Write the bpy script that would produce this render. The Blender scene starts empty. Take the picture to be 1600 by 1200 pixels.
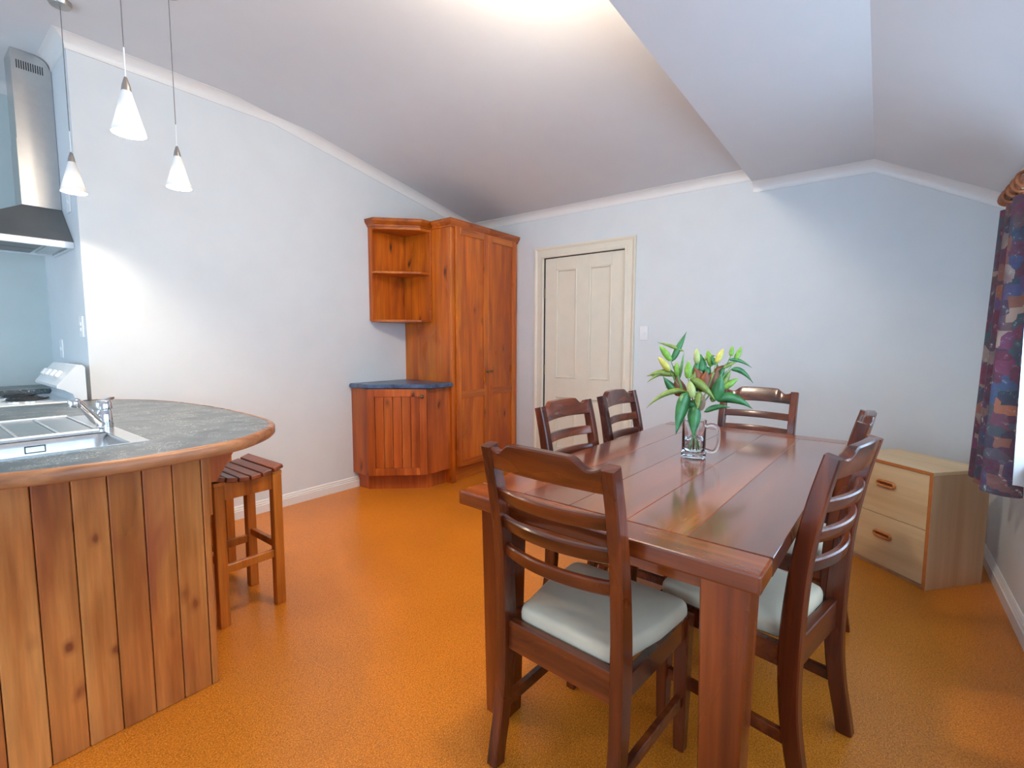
import bpy, bmesh, math, random
from mathutils import Vector, Matrix
random.seed(4)
C = bpy.context.scene.collection
S = bpy.context.scene
PI = math.pi

# ------------------------------------------------------------------ camera
H = 1.25
YAW, PIT, ROL, FPX = math.radians(37.465), math.radians(5.0155), math.radians(.162), 746.7
FW = Vector((math.cos(YAW)*math.cos(PIT), math.sin(YAW)*math.cos(PIT), -math.sin(PIT)))
RT0 = Vector((math.sin(YAW), -math.cos(YAW), 0)); UP0 = RT0.cross(FW)
RT = math.cos(ROL)*RT0 + math.sin(ROL)*UP0
UP = -math.sin(ROL)*RT0 + math.cos(ROL)*UP0
cam = bpy.data.cameras.new('camera'); co = bpy.data.objects.new('camera', cam); C.objects.link(co)
M3 = Matrix((RT, UP, -FW)).transposed()
co.matrix_world = Matrix.Translation((0, 0, H)) @ M3.to_4x4()
cam.sensor_width = 36; cam.lens = 36*FPX/1600; cam.clip_start = .02; cam.clip_end = 100
S.camera = co

def at_depth(x, y, d):
    """pixel -> point at distance d along the viewing axis"""
    return Vector((0, 0, H)) + (FW + RT*(x-800)/FPX - UP*(y-600)/FPX)*d

# ------------------------------------------------------------------ world, light, exposure
w = bpy.data.worlds.new('sky'); S.world = w; w.use_nodes = True
bgn = w.node_tree.nodes['Background']
bgn.inputs[0].default_value = (.50, .735, 1.0, 1); bgn.inputs[1].default_value = 4.2
S.view_settings.view_transform = 'Standard'; S.view_settings.look = 'None'
S.view_settings.exposure = 0.57; S.view_settings.gamma = 1.0
try: S.view_settings.use_curve_mapping = False
except Exception: pass

def portal(name, loc, rot, sx, sy):
    l = bpy.data.lights.new(name, 'AREA'); l.shape = 'RECTANGLE'; l.size = sx; l.size_y = sy
    o = bpy.data.objects.new(name, l); C.objects.link(o); o.location = loc; o.rotation_euler = rot
    l.cycles.is_portal = True
    return o
XB = -2.6                                   # wall behind the camera
portal('window_portal', (2.05, -.60, 1.4), (-PI/2, 0, 0), 1.8, 1.25)
portal('window_portal', (.1, -.60, 1.4), (-PI/2, 0, 0), 1.4, 1.25)
portal('window_portal', (XB-.03, 1.5, 1.1), (0, -PI/2, 0), 2.0, 2.6)
portal('window_portal', (XB-.03, 3.75, 1.5), (0, -PI/2, 0), 1.1, 1.1)

# ------------------------------------------------------------------ materials
def new_mat(name):
    m = bpy.data.materials.new(name); m.use_nodes = True
    nt = m.node_tree; b = nt.nodes['Principled BSDF']
    return m, nt, b
def N(nt, t, **kw):
    n = nt.nodes.new(t)
    for k, v in kw.items():
        if k in n.inputs: n.inputs[k].default_value = v
        else: setattr(n, k, v)
    return n
def L(nt, a, b): nt.links.new(a, b)
def ramp(nt, stops, fac):
    r = nt.nodes.new('ShaderNodeValToRGB'); e = r.color_ramp.elements
    while len(e) < len(stops): e.new(.5)
    for i, (p, c) in enumerate(stops):
        e[i].position = p; e[i].color = (c[0], c[1], c[2], 1)
    L(nt, fac, r.inputs[0]); return r.outputs[0]
def mix(nt, fac, a, b, mode='MIX'):
    n = nt.nodes.new('ShaderNodeMix'); n.data_type = 'RGBA'; n.blend_type = mode
    for s, v in ((0, fac), (6, a), (7, b)):
        if hasattr(v, 'node'): L(nt, v, n.inputs[s])
        elif s == 0: n.inputs[0].default_value = v
        else: n.inputs[s].default_value = (v[0], v[1], v[2], 1)
    return n.outputs[2]
def srgb(r, g, b):
    f = lambda c: c/12.92 if c <= .04045 else ((c+.055)/1.055)**2.4
    return (f(r/255), f(g/255), f(b/255))
def plain(name, col, rough=.5, metal=0, noise=.0, scale=6, bump=0, coat=0, spec=.5):
    m, nt, b = new_mat(name)
    b.inputs['Roughness'].default_value = rough; b.inputs['Metallic'].default_value = metal
    b.inputs['Coat Weight'].default_value = coat; b.inputs['Specular IOR Level'].default_value = spec
    tc = N(nt, 'ShaderNodeTexCoord'); n = N(nt, 'ShaderNodeTexNoise', Scale=scale, Detail=3.0)
    L(nt, tc.outputs['Object'], n.inputs['Vector'])
    c = ramp(nt, [(.3, [x*(1-noise) for x in col]), (.7, [min(1, x*(1+noise)) for x in col])], n.outputs['Fac'])
    L(nt, c, b.inputs['Base Color'])
    if bump:
        n2 = N(nt, 'ShaderNodeTexNoise', Scale=scale*25, Detail=2.0); L(nt, tc.outputs['Object'], n2.inputs['Vector'])
        bp = N(nt, 'ShaderNodeBump', Strength=bump, Distance=.002); L(nt, n2.outputs['Fac'], bp.inputs['Height'])
        L(nt, bp.outputs[0], b.inputs['Normal'])
    return m
def wood(name, dark, mid, light, axis='z', rough=.35, grain=55, knots=0, vary=.25, coat=.0, patch=None, knot_col=(.05, .015, .005), bump=.15, soft=1.0):
    m, nt, b = new_mat(name)
    tc = N(nt, 'ShaderNodeTexCoord'); oi = N(nt, 'ShaderNodeObjectInfo')
    sc = N(nt, 'ShaderNodeVectorMath', operation='SCALE'); sc.inputs[0].default_value = (13.1, 7.7, 5.3)
    L(nt, oi.outputs['Random'], sc.inputs['Scale'])
    ad = N(nt, 'ShaderNodeVectorMath', operation='ADD'); L(nt, tc.outputs['Object'], ad.inputs[0]); L(nt, sc.outputs[0], ad.inputs[1])
    mp = N(nt, 'ShaderNodeMapping'); s = {'x': (.06, 1, 1), 'y': (1, .06, 1), 'z': (1, 1, .06)}[axis]
    mp.inputs['Scale'].default_value = s; L(nt, ad.outputs[0], mp.inputs[0])
    n1 = N(nt, 'ShaderNodeTexNoise', Scale=grain*.35, Detail=5.0, Distortion=.6); L(nt, mp.outputs[0], n1.inputs['Vector'])
    n2 = N(nt, 'ShaderNodeTexNoise', Scale=grain*2.2, Detail=3.0); L(nt, mp.outputs[0], n2.inputs['Vector'])
    mp2 = N(nt, 'ShaderNodeMapping'); mp2.inputs['Scale'].default_value = [(.3 if v < 1 else 1) for v in s]; L(nt, ad.outputs[0], mp2.inputs[0])
    n3 = N(nt, 'ShaderNodeTexNoise', Scale=5.0, Detail=2.0, Distortion=.8); L(nt, mp2.outputs[0], n3.inputs['Vector'])
    c = ramp(nt, [(.3, dark), (.5, mid), (.7, light)], n1.outputs['Fac'])
    f = ramp(nt, [(.35, (.72, .72, .72)), (.65, (1.08, 1.08, 1.08))], n2.outputs['Fac'])
    c = mix(nt, .6*soft, c, f, 'MULTIPLY')
    lf = ramp(nt, [(.3, (.7, .62, .58)), (.55, (1, 1, 1)), (.8, (1.15, 1.12, 1.05))], n3.outputs['Fac'])
    c = mix(nt, .8*soft, c, lf, 'MULTIPLY')
    rv = ramp(nt, [(0, (1-vary, 1-vary*1.2, 1-vary*1.3)), (1, (1+vary*.5, 1+vary*.45, 1+vary*.4))], oi.outputs['Random'])
    c = mix(nt, 1.0, c, rv, 'MULTIPLY')
    if patch:
        n4 = N(nt, 'ShaderNodeTexNoise', Scale=3.2, Detail=3.0, Distortion=1.2); L(nt, mp2.outputs[0], n4.inputs['Vector'])
        pf = ramp(nt, [(.54, (0, 0, 0)), (.68, (1, 1, 1))], n4.outputs['Fac'])
        c = mix(nt, pf, c, patch)
    if knots:
        mp3 = N(nt, 'ShaderNodeMapping'); mp3.inputs['Scale'].default_value = [(.45 if v < 1 else 1) for v in s]; L(nt, ad.outputs[0], mp3.inputs[0])
        dn = N(nt, 'ShaderNodeTexNoise', Scale=14.0); L(nt, mp3.outputs[0], dn.inputs['Vector'])
        dv = N(nt, 'ShaderNodeVectorMath', operation='MULTIPLY_ADD'); L(nt, dn.outputs['Color'], dv.inputs[0])
        dv.inputs[1].default_value = (.05, .05, .05); L(nt, mp3.outputs[0], dv.inputs[2])
        v = N(nt, 'ShaderNodeTexVoronoi', Scale=knots); L(nt, dv.outputs[0], v.inputs['Vector'])
        kf = ramp(nt, [(.05, (1, 1, 1)), (.11, (.35, .35, .35)), (.19, (0, 0, 0))], v.outputs['Distance'])
        c = mix(nt, kf, c, knot_col)
    L(nt, c, b.inputs['Base Color'])
    rr = ramp(nt, [(.3, (rough*.8,)*3), (.7, (rough*1.3,)*3)], n3.outputs['Fac']); L(nt, rr, b.inputs['Roughness'])
    b.inputs['Coat Weight'].default_value = coat; b.inputs['Coat Roughness'].default_value = .12
    bp = N(nt, 'ShaderNodeBump', Strength=bump, Distance=.002); L(nt, n1.outputs['Fac'], bp.inputs['Height']); L(nt, bp.outputs[0], b.inputs['Normal'])
    return m

MAT = {}
MAT['wall'] = plain('wall_paint', srgb(224, 228, 229), .6, noise=.015, bump=.04)
MAT['ceil'] = plain('ceiling_paint', srgb(222, 223, 224), .8, noise=.01)
MAT['trim'] = plain('white_gloss_trim', srgb(236, 234, 230), .35, noise=.01)
MAT['kwall'] = plain('kitchen_wall_day_tint', srgb(208, 219, 216), .45, noise=.02)  # blue-green cast of the daylight is put into this wall colour
MAT['cream'] = plain('aged_cream_paint', srgb(234, 226, 206), .4, noise=.02, scale=9, bump=.12)
MAT['gap'] = plain('dark_gap', (.03, .025, .02), .9)
MAT['plastic'] = plain('white_plastic', srgb(240, 241, 240), .3)
MAT['enamel'] = plain('white_enamel', srgb(228, 231, 232), .25, noise=.01)
MAT['black'] = plain('black_iron', (.015, .015, .017), .45)
MAT['steel'] = plain('brushed_steel', (.56, .56, .55), .28, 1.0, noise=.025, scale=30)
MAT['steelband'] = plain('bright_steel_band', (.78, .79, .8), .35, .85, noise=.03, scale=30)
MAT['steeldark'] = plain('dull_steel', (.23, .22, .21), .42, .7, noise=.05)
MAT['sinksteel'] = plain('sink_steel', (.66, .66, .65), .24, 1.0, noise=.05, scale=50)
MAT['chrome'] = plain('chrome', (.75, .77, .8), .07, 1.0)
MAT['brass'] = plain('antique_brass', (.16, .12, .07), .35, .9, noise=.1, scale=60)
MAT['nickel'] = plain('brushed_nickel', (.5, .46, .42), .3, 1.0)
MAT['board'] = wood('oiled_boards', srgb(168, 92, 40), srgb(206, 130, 64), srgb(224, 156, 86), 'z', .34, 34, knots=9.0, vary=.10, patch=srgb(164, 86, 50), knot_col=srgb(136, 70, 34))
MAT['lip'] = wood('oiled_lipping', srgb(134, 84, 54), srgb(168, 112, 74), srgb(190, 134, 92), 'x', .3, 40, vary=.05)
MAT['pine'] = wood('stained_pine', srgb(168, 74, 6), srgb(206, 102, 10), srgb(222, 126, 22), 'z', .33, 30, knots=6.5, vary=.10, patch=srgb(164, 74, 14), knot_col=srgb(76, 26, 12), coat=.15)
MAT['pineh'] = wood('stained_pine_rail', srgb(158, 72, 12), srgb(194, 98, 20), srgb(210, 118, 32), 'x', .33, 30, vary=.12, coat=.15)
MAT['pinered'] = wood('reddish_pine', srgb(152, 68, 20), srgb(188, 92, 32), srgb(206, 114, 46), 'z', .36, 30, knots=6.0, vary=.14, knot_col=srgb(90, 32, 12))
MAT['stool'] = wood('stool_wood', srgb(150, 74, 16), srgb(190, 104, 30), srgb(210, 128, 48), 'z', .36, 40, vary=.1)
MAT['stoolslat'] = wood('stool_slat_wood', srgb(106, 48, 22), srgb(142, 70, 36), srgb(164, 88, 50), 'y', .4, 40, vary=.18)
MAT['chair'] = wood('dark_chair_wood', srgb(60, 20, 8), srgb(100, 40, 14), srgb(136, 62, 22), 'z', .26, 36, knots=1.6, vary=.2, coat=.35, knot_col=srgb(34, 12, 8))
MAT['chairh'] = wood('dark_chair_rail', srgb(60, 22, 9), srgb(104, 44, 16), srgb(142, 68, 26), 'y', .26, 36, vary=.25, coat=.35, patch=srgb(58, 34, 26))
MAT['table'] = wood('table_plank_wood', srgb(92, 38, 14), srgb(136, 64, 26), srgb(168, 90, 42), 'x', .2, 30, knots=3.0, vary=.04, coat=.9, patch=srgb(112, 54, 32), knot_col=srgb(44, 18, 10), bump=.25)
MAT['tableend'] = wood('table_end_wood', srgb(96, 40, 16), srgb(140, 66, 26), srgb(170, 90, 40), 'y', .22, 30, knots=2.0, vary=.15, coat=.5, knot_col=srgb(50, 20, 10))
MAT['tableleg'] = wood('table_leg_wood', srgb(84, 30, 10), srgb(126, 54, 18), srgb(152, 74, 28), 'z', .24, 30, knots=2.4, vary=.15, coat=.4, knot_col=srgb(50, 20, 10))
MAT['beech'] = wood('pale_beech_laminate', srgb(212, 176, 128), srgb(226, 194, 146), srgb(234, 206, 160), 'x', .4, 22, vary=.03, bump=.03, soft=.3)
MAT['beechside'] = wood('pale_beech_side', srgb(196, 152, 110), srgb(208, 166, 124), srgb(216, 178, 136), 'z', .35, 22, vary=.03, bump=.03, soft=.3)
MAT['orangewood'] = plain('orange_wood', srgb(196, 118, 62), .35, noise=.1, scale=40)
MAT['rodwood'] = plain('rod_wood', srgb(150, 84, 46), .4, noise=.15, scale=50)
MAT['fabric'] = plain('sage_suede', srgb(208, 192, 166), .85, noise=.07, scale=7, bump=.08, spec=.2)
MAT['lining'] = plain('curtain_lining', srgb(238, 240, 240), .8)
MAT['green'] = plain('lily_leaf_green', srgb(62, 122, 66), .35, noise=.35, scale=30)
MAT['olive'] = plain('lily_leaf_olive', srgb(126, 142, 62), .4, noise=.35, scale=40)
MAT['stem'] = plain('lily_stem', srgb(110, 158, 80), .4, noise=.15, scale=30)
MAT['budg'] = plain('green_bud', srgb(126, 172, 62), .4, noise=.25, scale=60)
MAT['budy'] = plain('yellow_bud', srgb(206, 196, 88), .4, noise=.15, scale=60)
MAT['budp'] = plain('pale_bud', srgb(178, 188, 116), .4, noise=.15, scale=60)
MAT['brown'] = plain('brown_leaf', srgb(134, 70, 34), .5, noise=.25, scale=30)
MAT['taupe'] = plain('taupe_leaf_back', srgb(148, 118, 92), .6, noise=.12, scale=30)

def glass_mat(name, col, ior, rough=0):
    m, nt, b = new_mat(name)
    b.inputs['Transmission Weight'].default_value = 1; b.inputs['IOR'].default_value = ior; b.inputs['Roughness'].default_value = rough
    b.inputs['Base Color'].default_value = (*col, 1); return m
MAT['glass'] = glass_mat('clear_glass', (1, 1, 1), 1.45)
MAT['water'] = glass_mat('water', (.97, 1, .98), 1.33)
def pane_mat():
    m, nt, b = new_mat('window_pane'); nt.nodes.remove(b); o = nt.nodes['Material Output']
    t = N(nt, 'ShaderNodeBsdfTransparent'); g = N(nt, 'ShaderNodeBsdfGlossy', Roughness=.02); mx = N(nt, 'ShaderNodeMixShader'); mx.inputs[0].default_value = .06
    L(nt, t.outputs[0], mx.inputs[1]); L(nt, g.outputs[0], mx.inputs[2]); L(nt, mx.outputs[0], o.inputs[0]); return m
MAT['pane'] = pane_mat()
def shade_mat():
    m, nt, b = new_mat('opal_glass'); nt.nodes.remove(b); o = nt.nodes['Material Output']
    d = N(nt, 'ShaderNodeBsdfDiffuse'); d.inputs[0].default_value = (.82, .81, .78, 1)
    t = N(nt, 'ShaderNodeBsdfTranslucent'); t.inputs[0].default_value = (.95, .93, .88, 1)
    g = N(nt, 'ShaderNodeBsdfGlossy', Roughness=.15)
    a = N(nt, 'ShaderNodeMixShader'); a.inputs[0].default_value = .0022; L(nt, d.outputs[0], a.inputs[1]); L(nt, t.outputs[0], a.inputs[2])
    c = N(nt, 'ShaderNodeMixShader'); c.inputs[0].default_value = .05; L(nt, a.outputs[0], c.inputs[1]); L(nt, g.outputs[0], c.inputs[2])
    L(nt, c.outputs[0], o.inputs[0]); return m
MAT['shade'] = shade_mat()
def emit(name, col, s):
    m, nt, b = new_mat(name); b.inputs['Base Color'].default_value = (.9, .9, .88, 1)
    b.inputs['Emission Color'].default_value = (*col, 1); b.inputs['Emission Strength'].default_value = s; return m
MAT['dome'] = emit('lit_opal_dome', (1.0, .85, .67), 125.0)

def cork():
    m, nt, b = new_mat('varnished_cork')
    tc = N(nt, 'ShaderNodeTexCoord')
    n = N(nt, 'ShaderNodeTexNoise', Scale=230.0, Detail=3.0); L(nt, tc.outputs['Object'], n.inputs['Vector'])
    v = N(nt, 'ShaderNodeTexVoronoi', Scale=210.0); L(nt, tc.outputs['Object'], v.inputs['Vector'])
    n2 = N(nt, 'ShaderNodeTexNoise', Scale=1.6, Detail=2.0); L(nt, tc.outputs['Object'], n2.inputs['Vector'])
    c = ramp(nt, [(.28, srgb(158, 84, 16)), (.45, srgb(204, 116, 28)), (.58, srgb(218, 133, 38)), (.74, srgb(240, 174, 80))], n.outputs['Fac'])
    cc = N(nt, 'ShaderNodeSeparateColor'); L(nt, v.outputs['Color'], cc.inputs[0])
    vv = ramp(nt, [(0, (.62, .56, .5)), (.3, (.98, .98, .98)), (1, (1.12, 1.1, 1.06))], cc.outputs[0])
    c = mix(nt, .55, c, vv, 'MULTIPLY')
    lo = ramp(nt, [(.3, (.88, .86, .82)), (.7, (1.06, 1.05, 1.02))], n2.outputs['Fac']); c = mix(nt, 1, c, lo, 'MULTIPLY')
    L(nt, c, b.inputs['Base Color'])
    b.inputs['Roughness'].default_value = .30; b.inputs['Specular IOR Level'].default_value = .5
    n3 = N(nt, 'ShaderNodeTexNoise', Scale=90.0, Detail=2.0); L(nt, tc.outputs['Object'], n3.inputs['Vector'])
    bp = N(nt, 'ShaderNodeBump', Strength=.12, Distance=.002); L(nt, n3.outputs['Fac'], bp.inputs['Height']); L(nt, bp.outputs[0], b.inputs['Normal'])
    return m
MAT['cork'] = cork()
def laminate(name, base, dark, fleck, amt=.62):
    m, nt, b = new_mat(name); tc = N(nt, 'ShaderNodeTexCoord')
    n = N(nt, 'ShaderNodeTexNoise', Scale=9.0, Detail=6.0, Distortion=.7); L(nt, tc.outputs['Object'], n.inputs['Vector'])
    c = ramp(nt, [(.35, dark), (.65, base)], n.outputs['Fac'])
    n2 = N(nt, 'ShaderNodeTexNoise', Scale=38.0, Detail=1.0, Distortion=2.0); L(nt, tc.outputs['Object'], n2.inputs['Vector'])
    f1 = ramp(nt, [(.478, (0, 0, 0)), (.495, (1, 1, 1)), (.505, (1, 1, 1)), (.522, (0, 0, 0))], n2.outputs['Fac'])
    n3 = N(nt, 'ShaderNodeTexNoise', Scale=11.0, Detail=2.0); L(nt, tc.outputs['Object'], n3.inputs['Vector'])
    f2 = ramp(nt, [(.44, (0, 0, 0)), (.52, (1, 1, 1))], n3.outputs['Fac'])
    c = mix(nt, mix(nt, 1, f1, f2, 'MULTIPLY'), c, fleck)
    L(nt, c, b.inputs['Base Color']); b.inputs['Roughness'].default_value = .3
    return m
MAT['lam'] = laminate('slate_laminate', srgb(92, 100, 103), srgb(58, 67, 71), srgb(206, 210, 206))
MAT['lamblue'] = laminate('blue_laminate', srgb(86, 110, 142), srgb(36, 54, 82), srgb(120, 146, 176))
def curtain_mat():
    m, nt, b = new_mat('patchwork_print'); tc = N(nt, 'ShaderNodeTexCoord')
    dn = N(nt, 'ShaderNodeTexNoise', Scale=9.0, Detail=3.0); L(nt, tc.outputs['UV'], dn.inputs['Vector'])
    dv = N(nt, 'ShaderNodeVectorMath', operation='MULTIPLY_ADD'); L(nt, dn.outputs['Color'], dv.inputs[0]); dv.inputs[1].default_value = (.03, .03, 0); L(nt, tc.outputs['UV'], dv.inputs[2])
    v = N(nt, 'ShaderNodeTexVoronoi', Scale=14.0); v.distance = 'CHEBYCHEV'; L(nt, dv.outputs[0], v.inputs['Vector'])
    cc = N(nt, 'ShaderNodeSeparateColor'); L(nt, v.outputs['Color'], cc.inputs[0])
    c = ramp(nt, [(0, srgb(40, 66, 84)), (.2, srgb(120, 44, 66)), (.36, srgb(44, 100, 106)), (.5, srgb(140, 52, 78)), (.6, srgb(66, 98, 146)), (.7, srgb(40, 84, 92)), (.84, srgb(182, 112, 76)), (.92, srgb(196, 180, 162))], cc.outputs[0])
    n = N(nt, 'ShaderNodeTexNoise', Scale=26.0, Detail=8.0, Roughness=.7, Distortion=.6); L(nt, tc.outputs['UV'], n.inputs['Vector'])
    n5 = N(nt, 'ShaderNodeTexNoise', Scale=3.2, Detail=2.0); L(nt, tc.outputs['UV'], n5.inputs['Vector'])
    c2 = ramp(nt, [(.32, srgb(36, 58, 72)), (.42, srgb(112, 40, 62)), (.48, srgb(36, 82, 92)), (.54, srgb(124, 50, 76)), (.6, srgb(44, 96, 112)), (.66, srgb(222, 206, 194))], n.outputs['Fac'])
    f = ramp(nt, [(.42, (.3,)*3), (.58, (.75,)*3)], n5.outputs['Fac'])
    c = mix(nt, f, c, c2)
    L(nt, c, b.inputs['Base Color']); b.inputs['Roughness'].default_value = .7
    b.inputs['Sheen Weight'].default_value = .1
    return m
MAT['curtain'] = curtain_mat()

# ------------------------------------------------------------------ mesh helpers
def bm_box(bm, x0, x1, y0, y1, z0, z1, bev=0, seg=1):
    vs = [bm.verts.new((x, y, z)) for x in (x0, x1) for y in (y0, y1) for z in (z0, z1)]
    fs = [bm.faces.new([vs[i] for i in q]) for q in ((0, 1, 3, 2), (4, 6, 7, 5), (0, 4, 5, 1), (2, 3, 7, 6), (0, 2, 6, 4), (1, 5, 7, 3))]
    if bev:
        es = list({e for f in fs for e in f.edges})
        bmesh.ops.bevel(bm, geom=es, offset=bev, segments=seg, affect='EDGES', profile=.5)
    return vs
def bm_prism(bm, pts, z0, z1, axis='z', bev=0, seg=1):
    def P(a, b, c): return {'z': (a, b, c), 'x': (c, a, b), 'y': (a, c, b)}[axis]
    lo = [bm.verts.new(P(a, b, z0)) for a, b in pts]; hi = [bm.verts.new(P(a, b, z1)) for a, b in pts]
    n = len(pts); fs = [bm.faces.new(lo[::-1]), bm.faces.new(hi)]
    fs += [bm.faces.new((lo[i], lo[(i+1) % n], hi[(i+1) % n], hi[i])) for i in range(n)]
    if bev:
        es = list({e for f in fs for e in f.edges})
        bmesh.ops.bevel(bm, geom=es, offset=bev, segments=seg, affect='EDGES', profile=.5)
def bm_rings(bm, rings, closed=True, caps=True):
    R = [[bm.verts.new(p) for p in r] for r in rings]; n = len(R[0])
    for a, b in zip(R, R[1:]):
        for i in range(n if closed else n-1):
            bm.faces.new((a[i], a[(i+1) % n], b[(i+1) % n], b[i]))
    if caps and closed:
        bm.faces.new(R[0][::-1]); bm.faces.new(R[-1])
    return R
def bm_lathe(bm, prof, cx=0, cy=0, seg=24, caps=True):
    bm_rings(bm, [[(cx+r*math.cos(2*PI*k/seg), cy+r*math.sin(2*PI*k/seg), z) for k in range(seg)] for r, z in prof], True, caps)
def bm_tube(bm, pts, rad, seg=10, caps=True):
    pts = [Vector(p) for p in pts]; rings = []
    ref = None
    for i, p in enumerate(pts):
        t = (pts[min(i+1, len(pts)-1)]-pts[max(i-1, 0)]).normalized()
        if ref is None:
            ref = t.orthogonal().normalized()
        ref = (ref - t*ref.dot(t)).normalized(); bi = t.cross(ref)
        r = rad[i] if hasattr(rad, '__len__') else rad
        rings.append([p + ref*r*math.cos(2*PI*k/seg) + bi*r*math.sin(2*PI*k/seg) for k in range(seg)])
    bm_rings(bm, rings, True, caps)
def bm_sweep(bm, path, wid, dep, bev=.004):
    """rectangular bar along a path lying in the xz plane at y=path y; wid across y, dep in plane"""
    rings = []
    path = [Vector(p) for p in path]
    for i, p in enumerate(path):
        t = (path[min(i+1, len(path)-1)]-path[max(i-1, 0)]).normalized()
        n = Vector((t.z, 0, -t.x)).normalized(); y = Vector((0, 1, 0))
        wv = (wid[i] if hasattr(wid, '__len__') else wid)/2; d = (dep[i] if hasattr(dep, '__len__') else dep)/2
        b = bev
        cs = [(-d+b, -wv), (d-b, -wv), (d, -wv+b), (d, wv-b), (d-b, wv), (-d+b, wv), (-d, wv-b), (-d, -wv+b)]
        rings.append([p+n*a+y*c for a, c in cs])
    bm_rings(bm, rings)
def obj(name, bm, mat, parent=None, smooth=False, loc=None):
    bmesh.ops.recalc_face_normals(bm, faces=bm.faces)
    me = bpy.data.meshes.new(name); bm.to_mesh(me); bm.free()
    if smooth:
        for p in me.polygons: p.use_smooth = True
        if smooth != True:
            try: me.set_sharp_from_angle(angle=math.radians(smooth))
            except Exception: pass
    me.materials.append(MAT[mat] if isinstance(mat, str) else mat)
    o = bpy.data.objects.new(name, me); C.objects.link(o)
    if parent: o.parent = parent
    if loc: o.location = loc
    return o
def box(name, x0, x1, y0, y1, z0, z1, mat, parent=None, bev=0, seg=1):
    bm = bmesh.new(); bm_box(bm, x0, x1, y0, y1, z0, z1, bev, seg); return obj(name, bm, mat, parent)
def prism(name, pts, z0, z1, mat, parent=None, axis='z', bev=0, smooth=False):
    bm = bmesh.new(); bm_prism(bm, pts, z0, z1, axis, bev); return obj(name, bm, mat, parent, smooth)
def tube(name, pts, rad, mat, parent=None, seg=10):
    bm = bmesh.new(); bm_tube(bm, pts, rad, seg); return obj(name, bm, mat, parent, 40)
def lathe(name, prof, mat, parent=None, cx=0, cy=0, seg=24, caps=True):
    bm = bmesh.new(); bm_lathe(bm, prof, cx, cy, seg, caps); return obj(name, bm, mat, parent, 40)
def tag(o, label, cat, group=None, kind=None):
    o['label'] = label; o['category'] = cat
    if group: o['group'] = group
    if kind: o['kind'] = kind
    return o
def thing(name, label, cat, loc=(0, 0, 0), rz=0, group=None, kind=None):
    o = bpy.data.objects.new(name, None); o.empty_display_size = .1; C.objects.link(o)
    o.location = loc; o.rotation_euler = (0, 0, rz)
    return tag(o, label, cat, group, kind)
def dup(root, loc, rz, label):
    r = root.copy(); C.objects.link(r); r.location = loc; r.rotation_euler = (0, 0, rz); r['label'] = label
    for ch in list(root.children):
        c = ch.copy(); C.objects.link(c); c.parent = r
        for g in list(ch.children):
            d = g.copy(); C.objects.link(d); d.parent = c
    return r
def spline(pts, n=8):
    out = []; P = [Vector(p) for p in pts]; P = [P[0]*2-P[1]] + P + [P[-1]*2-P[-2]]
    for i in range(1, len(P)-2):
        a, b, c, d = P[i-1:i+3]
        for k in range(n):
            t = k/n
            out.append(.5*((2*b)+(c-a)*t+(2*a-5*b+4*c-d)*t*t+(3*b-a-3*c+d)*t**3))
    out.append(P[-2]); return out

# ------------------------------------------------------------------ room shell
YL, YR, XD, XK, YK = 3.532, -.553, 3.905, .688, 4.49
ZC, XKINK, ZD, ZS, YS, YCR, ZR = 2.867, 1.778, 2.482, 2.40, .79, .09, 2.056
tag(box('floor', XB-.1, XD+.1, YR-.1, YK+.1, -.08, 0, 'cork'), 'orange varnished cork floor of the dining room', 'floor', kind='structure')
tag(box('wall_left', XK, XD+.1, YL, YK+.1, 0, 2.93, 'wall'), 'white plaster wall behind the tall pine cupboard', 'wall', kind='structure')
tag(box('wall_kitchen', XB-.1, XK, YK, YK+.1, 0, 2.93, 'kwall'), 'pale daylight-tinted kitchen wall beyond the range hood', 'wall', kind='structure')
DY0, DY1, DZ = 1.772, 2.604, 2.05          # door opening
bm = bmesh.new(); bm_box(bm, XD, XD+.1, YR-.1, DY0, 0, 2.93); bm_box(bm, XD, XD+.1, DY1, YL, 0, 2.93); bm_box(bm, XD, XD+.1, DY0, DY1, DZ, 2.93)
tag(obj('wall_back', bm, 'wall'), 'white plaster wall around the cream panelled door', 'wall', kind='structure')
def wall_holes(name, holes, x0, x1, label):  # wall along x at YR
    bm = bmesh.new(); xs = x0
    for a, b, z0, z1 in holes:
        bm_box(bm, xs, a, YR-.1, YR, 0, 2.93); bm_box(bm, a, b, YR-.1, YR, 0, z0); bm_box(bm, a, b, YR-.1, YR, z1, 2.93); xs = b
    bm_box(bm, xs, x1, YR-.1, YR, 0, 2.93)
    return tag(obj(name, bm, 'wall'), label, 'wall', kind='structure')
WIN = [(-.6, .8, .76, 1.96), (1.15, 2.98, .76, 1.96)]
wall_holes('wall_right', WIN, XB-.1, XD, 'white plaster wall behind the patterned curtain')
bm = bmesh.new(); bm_box(bm, XB-.1, XB, YR, .2, 0, 2.93); bm_box(bm, XB-.1, XB, 2.8, 3.2, 0, 2.93); bm_box(bm, XB-.1, XB, 4.3, YK, 0, 2.93); bm_box(bm, XB-.1, XB, 3.2, 4.3, 0, .95); bm_box(bm, XB-.1, XB, 3.2, 4.3, 2.05, 2.93); bm_box(bm, XB-.1, XB, .2, 2.8, 2.1, 2.93)
tag(obj('wall_front', bm, 'wall'), 'white wall with wide glass doors facing the dining table', 'wall', kind='structure')
bend = []
for k in range(13):                       # the bend between level and sloping board is eased
    q = -.36+.72*k/12; sl = (ZD-ZC)/(XD-XKINK); tt = (q+.36)/.72
    bend.append((XKINK+q, ZC+sl*.36*tt*tt))
bm = bmesh.new(); bm_prism(bm, [(XB-.1, ZC)] + bend + [(XD, ZD), (XD+.1, ZD), (XD+.1, 3.05), (XB-.1, 3.05)], YS-.02, YK+.1, 'y')
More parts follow.
